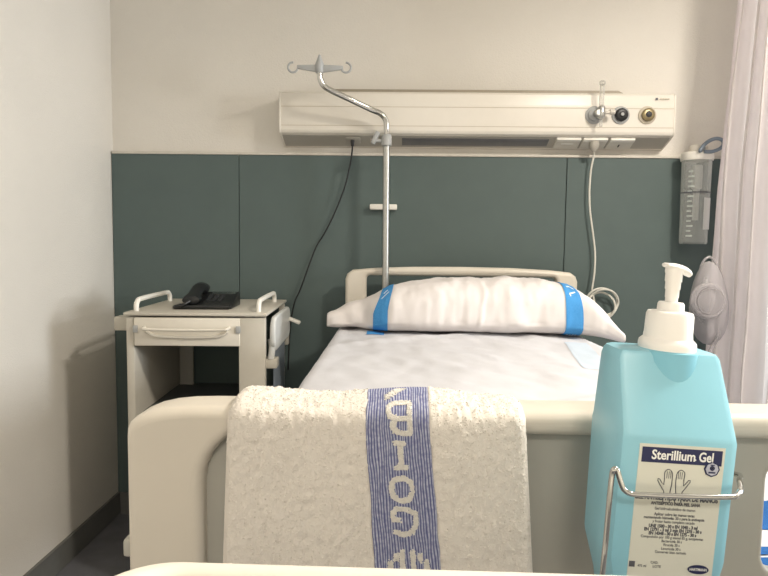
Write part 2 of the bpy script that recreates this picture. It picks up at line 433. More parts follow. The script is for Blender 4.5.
for sx in (-1, 1):
    for sy_ in (-1, 1):
        c = MB().box((sx * .36, sy_ * .68, .15), (.05, .09, .1), .01).build('caster', M['greyp'], bed)
        MB().lathe([(.05, -.016), (.06, -.012), (.06, .012), (.05, .016)], (sx * .36, sy_ * .68, .06), 'x').build('wheel', M['key'], c)
# ------------------------------------------------------------------ sheet
ZT = .915; mx0, mx1, my0, my1 = -.205, .655, .60, 2.44
def fold(s, r=.03):
    """arc length past an edge -> (outward, drop)"""
    if s <= 0: return 0, 0
    a = s / r
    if a < PI / 2: return r * math.sin(a), r * (1 - math.cos(a))
    return r, r + (s - r * PI / 2)
def sheet_pt(x, y, lift=0):
    ox = oy = d1 = d2 = 0
    xx, yy = x, y
    if x < mx0: ox, d1 = fold(mx0 - x); xx = mx0 - ox
    if x > mx1: ox, d1 = fold(x - mx1); xx = mx1 + ox
    if y < my0 + .03: oy, d2 = fold(my0 + .03 - y); yy = my0 + .03 - oy
    d = max(d1, d2)
    n = fbm((x * 1.0, y * .55, 0), 5) * .007 + fbm((x + .3 * y, y * .5, 3), 13) * .0045
    n += .006 * max(0, 1 - abs(math.sin(3.1 * (y - .6 * x)) * 1.0) * 6) * (d == 0)
    edge = max(0, min(1, d / .05))
    z = ZT - d + n * (1 - edge) + lift
    if d1 > .02: xx += (-1 if x < mx0 else 1) * (fbm((0, y, d1), 7) * .008 + .006 * math.sin(y * 17) * min(1, d1 / .15) + lift)
    if d2 > .02: yy += fbm((x, 0, d2), 7) * .006 - lift
    return Vector((xx, yy, z))
bs = MB().grid(lambda u, v: sheet_pt(mx0 - .3 + u * (mx1 - mx0 + .6), my0 - .27 + v * (my1 - my0 + .27)), 110, 150).build('bed_sheet', M['sheet'], sharp=0)
tag(bs, 'smooth white sheet spread over the bed between pillow and footboard', 'sheet')
sh_ = lambda name, xa, xb, ya, yb, mt, nu=20, nv=20, lift=.0012: MB().grid(lambda u, v: sheet_pt(xa + u * (xb - xa), ya + v * (yb - ya), lift), nu, nv).build(name, M[mt], bs, sharp=0)
for pa, pb_ in ((500, 527), (544, 552), (555, 561)):   # stripes near the foot end, seen through the hand hole
    yb, ya = atz(767, pa, ZT).y, atz(767, pb_, ZT).y
    o = sh_('blue_stripe', mx0 + .1, mx1 - .03, ya, yb, 'deepb', 40, 4); o['label'] = 'blue stripe woven near the sheet edge'
p = atz(376, 333, ZT); o = sh_('woven_tag', p.x - .033, p.x + .03, p.y - .05, p.y + .015, 'blue', 6, 6, .002); o['label'] = 'small blue tag peeping out under the pillow'
q0, q1 = atz(575, 343, ZT), atz(598, 368, ZT)
def pale(u, v):
    a = q0 + (q1 - q0) * v; return sheet_pt(a.x + (u - .5) * .075, a.y, .0012)
o = MB().grid(pale, 8, 14).build('faint_band', M['paleb'], bs, sharp=0); o['label'] = 'faint pale blue band showing through the sheet'

# ------------------------------------------------------------------ pillow
TOP = [(-.268, .972), (-.25, .985), (-.19, 1.01), (-.11, 1.034), (-.05, 1.070), (-.012, 1.088), (.06, 1.102), (.125, 1.110), (.32, 1.119), (.5, 1.118), (.556, 1.114), (.654, 1.090), (.70, 1.055), (.735, 1.015), (.765, .97), (.79, .93)]
YB = [(-.268, 2.24), (-.2, 2.34), (-.1, 2.40), (.0, 2.43), (.6, 2.43), (.75, 2.40), (.822, 2.33)]
YFR = [(-.268, 2.2), (-.13, 2.2), (-.08, 2.14), (.05, 2.11), (.5, 2.10), (.65, 2.08), (.75, 2.05), (.822, 2.0)]
ZBO = [(-.268, .928), (-.16, .926), (-.1, .919), (.7, .919), (.822, .90)]
def sm(tab, x, k=.02): return (interp(x - k, tab) + 2 * interp(x, tab) + interp(x + k, tab)) / 4
def pillow_pt(x, a, off=0):
    """x along the pillow, a angle around (0 = front middle, pi/2 = top)"""
    zt, zb, yb, yf_ = sm(TOP, x), sm(ZBO, x), sm(YB, x), sm(YFR, x)
    hb_, hd = (zt - zb) / 2, (yb - yf_) / 2
    c, s = math.cos(a), math.sin(a)
    e = .72
    yy = (yb + yf_) / 2 - hd * math.copysign(abs(c) ** e, c)
    k = .75 if s > 0 else .45
    zz = (zt + zb) / 2 + hb_ * math.copysign(abs(s) ** k, s)
    # lean against the headboard: higher parts sit further back
    yy += (zz - zb) * .15 * (1 if c > 0 else .2)
    n = Vector((0, -c, s))
    w = fbm((x * 1.6, yy, zz * .5), 7) * .009 + fbm((x * 1.3, yy, zz * .8), 20) * .0022
    w += .004 * math.exp(-((x - .30 - .01 * math.sin(a * 3)) / .006) ** 2) * max(0, c)
    if x < -.05: w += .003 * math.sin(x * 70 + zz * 45) * min(1, (-.05 - x) / .08)
    low = .35 if s < -.3 else 1
    return Vector((x, yy, zz)) + n * (w * low + off)
pil = empty('pillow', 'white pillow with two blue woven bands lying against the headboard', 'pillow', (.28, 2.3, .918))
pl0 = Vector((.28, 2.3, .918))
mb = MB(); mb.grid(lambda u, v: pillow_pt(-.262 + v * 1.037, 2 * PI * u - PI) - pl0, 90, 150, True)
for vs in (mb.bm.verts,):
    mb.bm.edges.ensure_lookup_table()
bmesh.ops.holes_fill(mb.bm, edges=[e for e in mb.bm.edges if e.is_boundary], sides=0)
mb.build('pillowcase', M['pillow'], pil, sharp=0)
def band(x0b, x1b, x0t, x1t, a0, a1, name, mt, off, nu=14, nv=60):
    def f(u, v):
        a = a0 + (a1 - a0) * v; t = max(0, math.sin(a)) ; 
        xa = x0b + (x0t - x0b) * t; xb = x1b + (x1t - x1b) * t
        return pillow_pt(xa + (xb - xa) * u, a, off) - pl0
    return MB().grid(f, nu, nv).build(name, M[mt], pil, sharp=0)
xl0, xl1 = aty(372.5, 325, 2.13).x, aty(387.5, 325, 2.13).x
xt0, xt1 = aty(383, 291, 2.3).x, aty(394, 291, 2.3).x
bl = band(xl0, xl1, xt0, xt1, -1.25, 1.9, 'blue_band', 'blue', .0028)
xr0, xr1 = aty(567.5, 325, 2.08).x, aty(584.5, 325, 2.08).x
xq0, xq1 = aty(553, 283, 2.3).x, aty(567, 283, 2.3).x
br = band(xr0, xr1, xq0, xq1, -1.25, 1.9, 'blue_band', 'blue', .0028)
def strokes_on(fn, strokes, w, name, mt, parent):
    """flat strokes laid on a surface: fn(u,v) -> point"""
    mb = MB()
    for st in strokes:
        st = [Vector((p[0], p[1], 0)) for p in st]
        for a, b in zip(st, st[1:]):
            d = (b - a); n = Vector((-d.y, d.x, 0)).normalized() * w / 2
            k = 6
            mb.grid(lambda u, v: fn((a + d * v + n * (2 * u - 1)).x, (a + d * v + n * (2 * u - 1)).y), 2, k)
    return mb.build(name, M[mt], parent, sharp=0)
def fn_band(b):
    x0b, x1b, x0t, x1t = b
    def f(u, a):
        a_ = a; t = max(0, math.sin(a_)); xa = x0b + (x0t - x0b) * t; xb = x1b + (x1t - x1b) * t
        return pillow_pt(xa + (xb - xa) * u, a_, .0042) - pl0
    return f
fr_ = fn_band((xr0, xr1, xq0, xq1)); fl_ = fn_band((xl0, xl1, xt0, xt1))
for st in ([[(.3, .62), (.72, .8)], [(.3, .62), (.36, .52)]], [[(.25, 1.0), (.5, 1.1), (.75, 1.0)]], [[(.2, 1.3), (.75, 1.3)]], [[(.25, -1.08), (.25, -.85)]], [[(.42, -1.08), (.42, -.85)]], [[(.58, -1.08), (.58, -.85)]], [[(.75, -1.08), (.75, -.85)]]):
    strokes_on(fr_, st, .07, 'band_mark', 'bandink', br)
for st in ([[(.25, .62), (.75, .8)]], [[(.3, .85), (.6, .95)]]): strokes_on(fl_, st, .07, 'band_mark', 'bandink', bl)
# ------------------------------------------------------------------ towel over the footboard
tw = empty('towel', 'folded white terry towel with indigo lettered band draped over the footboard', 'towel', (-.02, FY, 1.09))
tw0 = Vector((-.02, FY, 1.09))
tx0, tx1 = -.151, .115
TH = .011
# centre-line of the drape (y,z): front hem -> over the top -> back hem
ft = .034; zc = fz_ - .012
path = [(FY - ft - .004, .78), (FY - ft - .003, .86), (FY - ft - .001, .95), (FY - ft, 1.02), (FY - ft + .001, zc - .012)]
for k in range(1, 8):
    a = PI - PI * k / 8; path.append((FY + ft * math.cos(a), zc + .0170 * math.sin(a)))
path += [(FY + ft, zc - .02), (FY + ft + .001, .99), (FY + ft + .002, .94)]
pp, _ = catmull([Vector((0, p[0], p[1])) for p in path], 12)
arc = [0]
for a, b in zip(pp, pp[1:]): arc.append(arc[-1] + (b - a).length)
AL = arc[-1]
def drape(s):
    s = max(0, min(AL, s)); lo = 0
    import bisect
    i = max(1, min(len(arc) - 1, bisect.bisect_left(arc, s)))
    t = (s - arc[i - 1]) / max(1e-9, arc[i] - arc[i - 1])
    p = pp[i - 1].lerp(pp[i], t); d = (pp[i] - pp[i - 1]).normalized()
    return p, Vector((0, -d.z, d.y))      # outward normal (front hem walks upward)
def towel_x(f, z):
    # the hanging edges splay outwards a little
    spread = max(0, (1.08 - z)) * .045
    return (tx0 - spread * .75) + f * (tx1 - tx0 + spread * 2.35)
bf0, bf1 = (-.0268 - tx0) / (tx1 - tx0), (.0290 - tx0) / (tx1 - tx0)
def skew(z): return .22 * max(0, 1.08 - z)      # the band drifts sideways as it hangs
def towel_out(f, s, off=0, rough=True):
    """point on the towel's outer face: f across (0..1), s along the drape"""
    p, n = drape(s)
    ed = min(f, 1 - f) * (tx1 - tx0)
    rnd = TH * (1 - math.sqrt(max(0, 1 - max(0, 1 - ed / .013) ** 2))) * .9
    wv = fbm((f * .28, s, 9), 9) * .003 + .0025 * math.sin(f * 9 + s * 6)
    if rough: wv += fbm((f * .28, s, 2), 165) * .0017
    if rough and bf0 < f - skew(p.z) < bf1: wv -= .0016
    return Vector((towel_x(f, p.z) + fbm((0, s, f), 30) * .0012, p.y, p.z)) + n * (TH / 2 - rnd + wv * min(1, ed / .01) + off) - tw0
def towel_in(f, s):
    p, n = drape(s)
    return Vector((towel_x(f, p.z), p.y, p.z)) - n * (TH / 2 - .004) - tw0
NX, NS = 150, 170
b = bmesh.new()
VO = [[b.verts.new(towel_out(i / NX, AL * j / NS)) for i in range(NX + 1)] for j in range(NS + 1)]
VI = [[b.verts.new(towel_in(i / NX, AL * j / NS)) for i in range(0, NX + 1, 10)] for j in range(NS + 1)]
for j in range(NS):
    for i in range(NX): b.faces.new((VO[j][i], VO[j][i + 1], VO[j + 1][i + 1], VO[j + 1][i]))
    for i in range(len(VI[0]) - 1): b.faces.new((VI[j][i], VI[j + 1][i], VI[j + 1][i + 1], VI[j][i + 1]))
    b.faces.new((VO[j][0], VO[j + 1][0], VI[j + 1][0], VI[j][0])); b.faces.new((VO[j][NX], VI[j][-1], VI[j + 1][-1], VO[j + 1][NX]))
for j in (0, NS):
    b.faces.new(VO[j][:] + VI[j][::-1])
bmesh.ops.recalc_face_normals(b, faces=b.faces[:])
# the band's position across (f) and terry tufts everywhere else
def tuft(bm_, p, n, size):
    n = (n + Vector((random.uniform(-.6, .6), random.uniform(-.6, .6), random.uniform(-.5, .5)))).normalized()
    t = n.orthogonal().normalized(); q = n.cross(t)
    a0 = random.random() * 6
    vs = [bm_.verts.new(p + (t * math.cos(a0 + k * 1.2566) + q * math.sin(a0 + k * 1.2566)) * size * .85 - n * size * .3) for k in range(5)]
    tip = bm_.verts.new(p + n * size * .5)
    for k in range(5): bm_.faces.new((vs[k], vs[(k + 1) % 5], tip))
for _ in range(46000):
    f = random.random(); s = random.uniform(.05, AL)
    p_, n = drape(s)
    if bf0 - .003 < f - skew(p_.z) < bf1 + .003: continue
    if f < .02: n = (n + Vector((-1.5, 0, 0))).normalized()
    if f > .98: n = (n + Vector((1.5, 0, 0))).normalized()
    tuft(b, towel_out(f, s), n, random.uniform(.0006, .0014))
mt_ = MB(); mt_.bm.free(); mt_.bm = b
mt_.build('terry_cloth', M['terry'], tw, sharp=0)
bnd = MB().grid(lambda u, v: towel_out(bf0 + (bf1 - bf0) * u + skew(drape(AL * v)[0].z), AL * v, .0002, False), 40, 200).build('woven_band', M['weave'], tw, sharp=0)
bnd['label'] = 'indigo woven band'
# letters (upside down on the hanging band): strokes in band units u 0..1 across, v metres from a start
def dist_seg(p, a, b_):
    ab = b_ - a; t = max(0, min(1, (p - a).dot(ab) / max(1e-9, ab.dot(ab)))); return (p - a - ab * t).length
Lx = bf1 - bf0
def topx(p):
    d = p - CAM; w_ = d.dot(fw); return 384 + F * d.dot(rt) / w_, 288 - F * d.dot(up) / w_
def bandpx(px, py):
    lo, hi = 0, arc[96]
    for _ in range(34):
        m_ = (lo + hi) / 2
        if topx(towel_out(.5, m_, 0, False) + tw0)[1] > py: lo = m_
        else: hi = m_
    q = towel_out(.5, lo, 0, False) + tw0; p = aty(px, py, q.y)
    return (p.x - towel_x(0, q.z)) / (towel_x(1, q.z) - towel_x(0, q.z)), lo
px_s = [
    [(386, 399), (395, 394), (403, 390.5)],                                             # slash
    [(388, 410), (392, 405), (400, 404), (409, 404)], [(388, 410), (390, 416), (396, 418)], [(409, 404), (409.5, 417), (410, 432)],
    [(396, 418), (409, 418)], [(396, 418), (393, 424), (395, 430), (400, 432), (410, 432)],                                            # B upside down
    [(394, 442), (405, 442)], [(399.5, 442), (401, 466)], [(396, 466), (407, 466)],      # I
    [(402, 476), (394, 479), (391, 486), (393, 495), (401, 499), (409, 497), (413, 489), (411, 480), (402, 476)],   # O
    [(400, 518), (394, 518), (393, 511), (398, 507), (407, 507), (415, 511), (416, 521), (412, 529), (404, 533), (396, 530)],       # G upside down
    [(391, 560), (390, 574)], [(402, 549), (403, 575)], [(412, 549), (414, 575)], [(426, 557), (428, 574)], [(397, 553), (396, 558)], [(419, 552), (420, 558)],
]
lb = bmesh.new()
rad = 2.1
for st in px_s:
    for (ax, ay), (bx_, by_) in zip(st, st[1:]):
        ln = math.hypot(bx_ - ax, by_ - ay)
        for _ in range(int(ln * 13) + 14):
            t = random.random(); px = ax + (bx_ - ax) * t + random.uniform(-rad, rad); py = ay + (by_ - ay) * t + random.uniform(-rad, rad)
            f, s = bandpx(px, max(py, 389))
            tuft(lb, towel_out(f, s, .0008, False), drape(s)[1], random.uniform(.0007, .0013))
mt_ = MB(); mt_.bm.free(); mt_.bm = lb
lo = mt_.build('woven_lettering', M['tuft'], bnd, sharp=0); lo['label'] = 'white terry letters upside down with a striped dome emblem'

# ------------------------------------------------------------------ drip pole on the bed head
PY = 2.474
pb = aty(386, 285, PY); pc_ = aty(386.5, 141, PY)
ivp = empty('drip_pole', 'bent chrome drip pole with two grey hooks rising behind the pillow', 'pole', (pb.x, PY, .66))
iv0 = Vector((pb.x, PY, .66))
topx = pc_.x
MB().tube([(0, 0, 0), (topx - iv0.x, 0, pc_.z - .66)], .0138, 20, smooth=0).build('pole_tube', M['brushed'], ivp)
MB().lathe([(.016, -.022), (.021, -.018), (.021, .02), (.016, .026)], (topx - iv0.x, 0, pc_.z - .66), 'z').box((topx - iv0.x - .045, -.002, pc_.z - .66 + .012), (.02, .02, .055), .006, rot=Matrix.Rotation(R(25), 3, 'Y')).tube([(topx - iv0.x, 0, pc_.z - .66), (topx - iv0.x - .042, 0, pc_.z - .66)], .008, smooth=0).build('clamp', M['greyp'], ivp)
pts = [aty(386.5, 141, PY), aty(386.5, 130, PY), aty(386, 121, PY - .005), aty(381, 114, PY - .012), aty(370, 109, PY - .02), aty(350, 99.5, PY - .05), aty(332, 91, PY - .075), aty(324, 86, PY - .085), aty(320.5, 79, PY - .09), aty(319.5, 68, PY - .09)]
MB().tube([p - iv0 for p in pts], .0115, 16, smooth=6).build('upper_tube', M['steel'], ivp)
ht = aty(319.5, 68, PY - .09) - iv0
sc = 2.39 / 600
hk = MB().lathe([(.013, -.02), (.017, -.014), (.017, .014), (.011, .03), (.004, .05)], ht + Vector((0, 0, 0)), 'z', 16)
hk.prism([(ht.x + .008, ht.z + .012), (ht.x + 23 * sc, ht.z + .008), (ht.x + 23 * sc, ht.z - .006), (ht.x + .008, ht.z - .018)], 'y', ht.y - .006, ht.y + .006, .002)
hk.prism([(ht.x - .008, ht.z + .012), (ht.x - 22 * sc, ht.z + .010), (ht.x - 22 * sc, ht.z - .003), (ht.x - .008, ht.z - .016)], 'y', ht.y - .006, ht.y + .006, .002)
hk.build('hook_bar', M['greyp'], ivp)
for sg in (1, -1):
    cx_ = ht.x + sg * 26 * sc; cz_ = ht.z + .002
    a0 = 170
    pts = [Vector((cx_ + sg * .019 * math.cos(R(a)), ht.y, cz_ + .019 * math.sin(R(a)))) for a in range(195, 475, 20)]
    MB().tube(pts, .0042, 10, smooth=2).build('hook', M['greyp'], ivp)
# white bracket on the cladding behind the pole
p0, p1 = aty(370, 207, 2.615), aty(397, 207, 2.615)
wb = MB().box(((p0.x + p1.x) / 2, 2.612, p0.z), (p1.x - p0.x, .036, .024), .004)
tag(wb.build('wall_bracket', M['whitep']), 'small white bracket on the green panel behind the drip pole', 'bracket')

# ------------------------------------------------------------------ bedside cabinet
ZN = .992
fl_p, fr_p = atz(126, 315, ZN), atz(265.5, 318, ZN)
ncx = -.721; ncy = 2.33; NW, ND = .485, .53
ns = empty('bedside_cabinet', 'grey bedside cabinet with one drawer and an open shelf below', 'cabinet', (ncx, ncy, 0), R(3))
hx, hd = NW / 2, ND / 2
MB().box((0, 0, ZN - .006), (NW + .012, ND, .012), .004).build('top', M['cab'], ns)
MB().box((-hx + .014, 0, .52), (.028, ND - .02, .91), .004).build('side_panel', M['cab'], ns)
MB().box((hx - .046, -hd + .02, .52), (.092, .03, .91), .003).build('front_column', M['cab'], ns)
MB().box((hx - .085, 0, .52), (.012, ND - .04, .91), .003).build('side_panel', M['cabin'], ns)
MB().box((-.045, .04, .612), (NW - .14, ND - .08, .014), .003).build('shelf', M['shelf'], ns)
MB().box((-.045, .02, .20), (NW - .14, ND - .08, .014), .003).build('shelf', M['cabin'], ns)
MB().box((-hx + .06, hd - .02, .77), (.06, .016, .4), .003).build('back_rail', M['cabin'], ns)
MB().box((hx - .012, hd - .02, .52), (.022, .03, .91), .003).build('rear_post', M['cab'], ns)
# drawer
dw, dh = .368, .100; dcx = -hx + .028 + dw / 2 + .002; dz = ZN - .018 - dh / 2
dr = MB().box((dcx, -hd + .012, dz), (dw, .02, dh), .004).box((dcx, .0, dz), (dw - .03, ND - .08, dh - .02), .002).build('drawer', M['draw'], ns)
yh = -hd - .004
MB().tube([(dcx - dw * .40, yh + .01, dz + .016), (dcx - dw * .39, yh - .014, dz + .014), (dcx - dw * .36, yh - .018, dz + .012), (dcx, yh - .019, dz + .010), (dcx + dw * .36, yh - .018, dz + .012), (dcx + dw * .39, yh - .014, dz + .014), (dcx + dw * .40, yh + .01, dz + .016)], .005, 10).build('handle', M['draw'], dr)
MB().tube([(dcx - dw * .38, yh + .004, dz + .002), (dcx - dw * .3, yh + .003, dz - .014), (dcx - dw * .1, yh + .003, dz - .018), (dcx + dw * .1, yh + .003, dz - .018), (dcx + dw * .3, yh + .003, dz - .014), (dcx + dw * .38, yh + .004, dz + .002)], .006, 10).build('handle_recess', M['draw'], dr)
for s in (-1, 1): MB().box((dcx + s * (dw / 2 - .006), -hd + .0, dz + .01), (.015, .008, .024), .001).build('latch', M['greyp'], dr)
# guard rails on the top
for sx, x_ in ((-1, -hx + .022), (1, hx - .03)):
    MB().tube([(x_, -hd + .05, ZN - .004), (x_, -hd + .05, ZN + .014), (x_, -hd + .054, ZN + .026), (x_, -hd + .068, ZN + .036), (x_, -hd + .09, ZN + .039), (x_, -.05, ZN + .040), (x_, .11, ZN + .039), (x_, .132, ZN + .036), (x_, .146, ZN + .026), (x_, .15, ZN + .014), (x_, .15, ZN - .004)], .009, 12).build('guard_rail', M['whitep'], ns)
# bits on the bed side
mb = MB(); pts = rrect(-.235, ZN - .145, .19, ZN - .018, .05)
me = plate([pts], .02, .008); me.transform(Matrix.Rotation(R(90), 4, 'Z')); me.transform(Matrix.Translation((hx + .022, 0, 0)))
link('folded_tray', me, M['tray'], ns)
MB().box((hx + .05, .16, ZN - .078), (.06, .03, .014), .005, rot=Matrix.Rotation(R(22), 3, 'Y')).build('lever', M['whitep'], ns)
MB().tube([(hx + .012, -hd + .06, ZN - .1), (hx + .018, -hd + .05, ZN - .13), (hx + .014, -hd + .04, ZN - .17)], .012, 10).build('tray_arm', M['tray'], ns)
MB().box((hx + .012, -hd + .06, ZN - .185), (.05, .06, .034), .004).build('clip', M['cab'], ns)
MB().box((hx + .006, .04, .58), (.006, .28, .56), .002).build('side_board', M['bluegrey'], ns)
MB().box((hx + .012, hd - .05, ZN - .165), (.02, .03, .05), .004).build('hinge', M['cab'], ns)
MB().box((-hx - .036, -.15, ZN - .052), (.075, .06, .05), .004).build('side_bracket', M['cab'], ns)
for sx in (-1, 1):
    for s2 in (-1, 1):
        c = MB().box((sx * (hx - .05), s2 * (hd - .06), .065), (.03, .03, .03), .004).build('caster', M['greyp'], ns)
        MB().lathe([(.018, -.012), (.025, -.009), (.025, .009), (.018, .012)], (sx * (hx - .05), s2 * (hd - .06), .025), 'x').build('wheel', M['key'], c)

# ------------------------------------------------------------------ telephone on the cabinet
p = atz(216, 304, ZN)
ph = empty('telephone', 'black desk telephone lying on top of the bedside cabinet', 'telephone', (p.x + .024, p.y - .108, ZN + .0008), R(4))
MB().prism([(-.085, 0), (-.085, .014), (-.06, .022), (.07, .052), (.085, .05), (.085, 0)], 'x', -.085, .085, .004).box((-.02, -.07, .008), (.20, .06, .016), .004).build('base', M['black'], ph)
mb = MB(); ang = math.atan2(.03, .13); rk = Matrix.Rotation(ang, 3, 'X')
def onph(x, y, h): return Vector((x, y, .022 + (y + .06) * .03 / .13 + h))
for r_ in range(4):
    for c_ in range(3): mb.box(onph(-.012 + c_ * .022, -.04 + r_ * .02, .002), (.014, .011, .005), .001, rot=rk)
mb.build('keypad', M['key'], ph)
MB().box(onph(.03, .052, .001), (.09, .022, .004), .001, rot=rk).build('display', M['screen'], ph)
hs = MB().loft([[Vector((-.064 + 1.3 * w_ * math.cos(a), y_, z_ + 1.15 * h_ * math.sin(a))) for a in [2 * PI * k / 16 for k in range(16)]] for y_, w_, h_, z_ in
               ((-.088, .012, .008, .03), (-.084, .024, .014, .032), (-.055, .026, .017, .036), (-.035, .02, .011, .047), (.02, .019, .011, .064), (.045, .025, .019, .062), (.075, .026, .019, .066), (.088, .02, .014, .068), (.091, .01, .006, .068))])
hs.build('handset', M['black'], ph)
MB().tube([(-.066, -.088, .03), (-.085, -.105, .018), (-.115, -.10, .008), (-.125, -.07, .007), (-.11, -.03, .007), (-.085, -.02, .010)], .006, 10, smooth=6).build('handset_cord', M['black'], ph)
# black cable from the service unit to the telephone
xs = [(352.5, 143, 2.573), (352, 152, 2.59), (350, 165, 2.60), (345, 186, 2.602), (335, 212, 2.605), (324, 234, 2.605), (316, 247, 2.605), (308, 268, 2.60), (300, 290, 2.60), (294, 304, 2.60), (290, 330, 2.605), (288, 370, 2.605)]
cb = MB().tube([aty(*q) for q in xs], .0032, 8, smooth=4).lathe([(.005, -.018), (.007, -.014), (.009, .004), (.008, .008)], aty(352.5, 142, 2.573), 'z', 12)
tag(cb.build('telephone_cable', M['cable']), 'thin black cable hanging from the wall unit down beside the bedside cabinet', 'cable')
# white cable with coil
wc = empty('call_cable', 'white cable hanging from the wall unit with loops coiled beside the pillow', 'cable', aty(594, 146, 2.57))
wc0 = Vector(wc.location)
xs = [(594.5, 148, 2.572), (594, 155, 2.59), (591, 170, 2.60), (589.5, 190, 2.603), (590, 210, 2.603), (592.5, 230, 2.603), (595, 252, 2.603), (594.5, 272, 2.60), (592, 289, 2.595)]
MB().tube([aty(*q) - wc0 for q in xs], .0040, 8, smooth=4).build('lead', M['wcable'], wc)
MB().lathe([(.02, .03), (.021, .014), (.016, .0), (.008, -.012)], (0, 0, -.012), 'z', 16).build('plug', M['railu'], wc)
pts = []
for k in range(60):
    a = k / 60 * 2 * PI * 3.0; rr = 1 + .12 * math.sin(k * .37)
    cxp = 602.5 + 3 * math.sin(k * .11) ; cyp = 303 + 2.5 * math.cos(k * .19)
    pts.append(aty(cxp + 14.5 * rr * math.cos(a + 2), cyp + 13.5 * rr * math.sin(a + 2), 2.585 + .012 * math.sin(k * .5)) - wc0)
MB().tube([aty(592, 289, 2.595) - wc0] + pts, .0042, 8, smooth=2).build('coil', M['wcable'], wc)

# ------------------------------------------------------------------ suction jar
jy = 2.565
jt, jb = aty(697, 159, jy), aty(692.5, 244, jy)
jr = .058
jar = empty('suction_jar', 'clear graduated suction jar with white lid hanging beside the curtain', 'jar', (jt.x, jy, jb.z))
jh = jt.z - jb.z
j0 = Vector(jar.location)
lean = jb.x - jt.x
MB().lathe([(jr * .88, 0), (jr * .93, .006), (jr, jh - .01), (jr, jh), (jr - .003, jh), (jr * .9, .01), (jr * .6, .008)], (0, 0, 0), 'z', 36, cap=True).build('jar_body', M['clear'], jar)
MB().lathe([(jr + .004, jh - .008), (jr + .006, jh), (jr + .004, jh + .022), (jr - .006, jh + .027)], (0, 0, 0), 'z', 36).build('lid', M['whitep'], jar)
MB().lathe([(.026, jh + .026), (.027, jh + .045), (.02, jh + .056)], (-.008, 0, 0), 'z', 20).tube([(.026, 0, jh + .024), (.026, 0, jh + .045), (.04, 0, jh + .048)], .008, smooth=3).build('lid_port', M['trim'], jar)
MB().box((.004, 0, jh - .075), (.034, .034, .1), .006).lathe([(.012, .1), (.012, jh - .12)], (.004, 0, 0), 'z', 14).build('float_valve', M['tray'], jar)
mb = MB()
for k in range(14):
    z = .03 + k * (jh - .09) / 13; wdt = .3 if k % 2 else .42
    mb.grid(lambda u, v: Vector(((jr + .0008) * math.sin(-.95 + u * wdt), -(jr + .0008) * math.cos(-.95 + u * wdt), z + v * .007)), 5, 1)
mb.build('graduations', M['mark'], jar)
MB().grid(lambda u, v: Vector(((jr + .0008) * math.sin(.15 + u * .7), -(jr + .0008) * math.cos(.15 + u * .7), .06 + v * .13)), 8, 1).build('scale_label', M['tray'], jar)
MB().lathe([(jr + .001, .21), (jr + .002, .211), (jr + .002, .214), (jr + .001, .215)], (0, 0, 0), 'z', 36, cap=False).build('strap', M['ink'], jar)
MB().box((0, .065, jh - .06), (.05, .03, .12), .006).build('wall_holder', M['greyp'], jar)
lp = [aty(*q, 2.50) - j0 for q in ((700, 151), (703, 146), (709, 141), (716, 138.5), (722, 140), (723.5, 144), (720, 148.5), (712, 151.5), (704, 151.5))]
lp = [Vector((jt.x + .026 - j0.x, 0, jh + .046))] + lp
MB().tube(lp, .0075, 10, smooth=4).build('suction_tube', M['tube'], jar)

# ------------------------------------------------------------------ curtain
def curt(u, v):
    # u along the track from the wall end (0) to the open end (1); v from bottom to top
    z = .22 + v * 2.4
    y = 2.63 - u * .70
    g = 1 - v
    ph_ = 2 * PI * (15 * u - 6.5 * u * u) + .6 * math.sin(u * 11)
    amp = .034 + .006 * math.sin(u * 23) + .006 * g
    x = 1.264 + u * .07 + max(0, y - 2.40) * .78 + .035 * max(0, z - 1.5) / 1.1 + amp * math.sin(ph_ + .3 * g * math.sin(5 * u)) + .01 * fbm((u * 2, v, 0), 3)
    y = min(2.638, y + .016 * math.cos(2 * ph_))
    x -= max(0, 1 - abs(u - .25) / .25) * .03 * (1 - math.exp(-(g * 2.2) ** 2))
    return Vector((x, y, z))
cu = empty('curtain', 'pale pinkish fabric curtain hanging in folds at the right side', 'curtain', (1.41, 2.2, 0))
MB().grid(lambda u, v: curt(u, v) - Vector((1.41, 2.2, 0)), 320, 40).build('fabric', M['curtain'], cu, sharp=0)
MB().box((0, -.5, 2.66), (.03, 1.8, .03), .003).build('track', M['whitep'], cu)

# frosted breathing mask hanging in front of the curtain
mk = empty('oxygen_mask', 'greyish translucent breathing mask hanging against the lower curtain edge', 'mask', aty(708, 300, 2.31))
k0 = Vector(mk.location); kp = lambda x, y, d: aty(x, y, 2.31 + d) - k0
def mring(s, cx_, cy_, rx, ry, d, n=24, tri=0):
    return [kp(cx_ + rx * s * math.cos(2 * PI * j / n) * (1 - tri * math.sin(2 * PI * j / n) * -.3), cy_ + ry * s * math.sin(2 * PI * j / n), d) for j in range(n)]
MB().loft([mring(1, 709, 303, 20, 42, .02, tri=.6), mring(.97, 709, 303, 20, 41, .0, tri=.6), mring(.86, 709, 303, 20, 38, -.03, tri=.6), mring(.6, 708, 301, 19, 32, -.055, tri=.4), mring(.3, 708, 300, 19, 24, -.065)]).build('mask_cup', M['frost'], mk)
MB().tube([kp(708 + 15 * math.cos(a), 301 + 15 * math.sin(a), -.066) for a in [2 * PI * k / 20 for k in range(20)]], .012, 10, closed=True, smooth=2).build('ring', M['frost'], mk)
MB().lathe([(.045, 0), (.05, -.01), (.048, -.02), (.02, -.026)], kp(708, 301, -.06), 'y', 28).build('valve_disc', M['frost'], mk)
MB().tube([kp(690, 306, 0), kp(696, 285, .02), kp(703, 262, .03), kp(712, 258, .03), kp(721, 275, .02), kp(726, 300, 0)], .005, 8, smooth=5).build('strap', M['frost'], mk)
MB().tube([kp(716, 322, -.03), kp(718, 335, -.02), kp(712, 348, 0), kp(706, 365, .0), kp(704, 395, .0)], .008, 10, smooth=5).build('hose', M['frost'], mk)

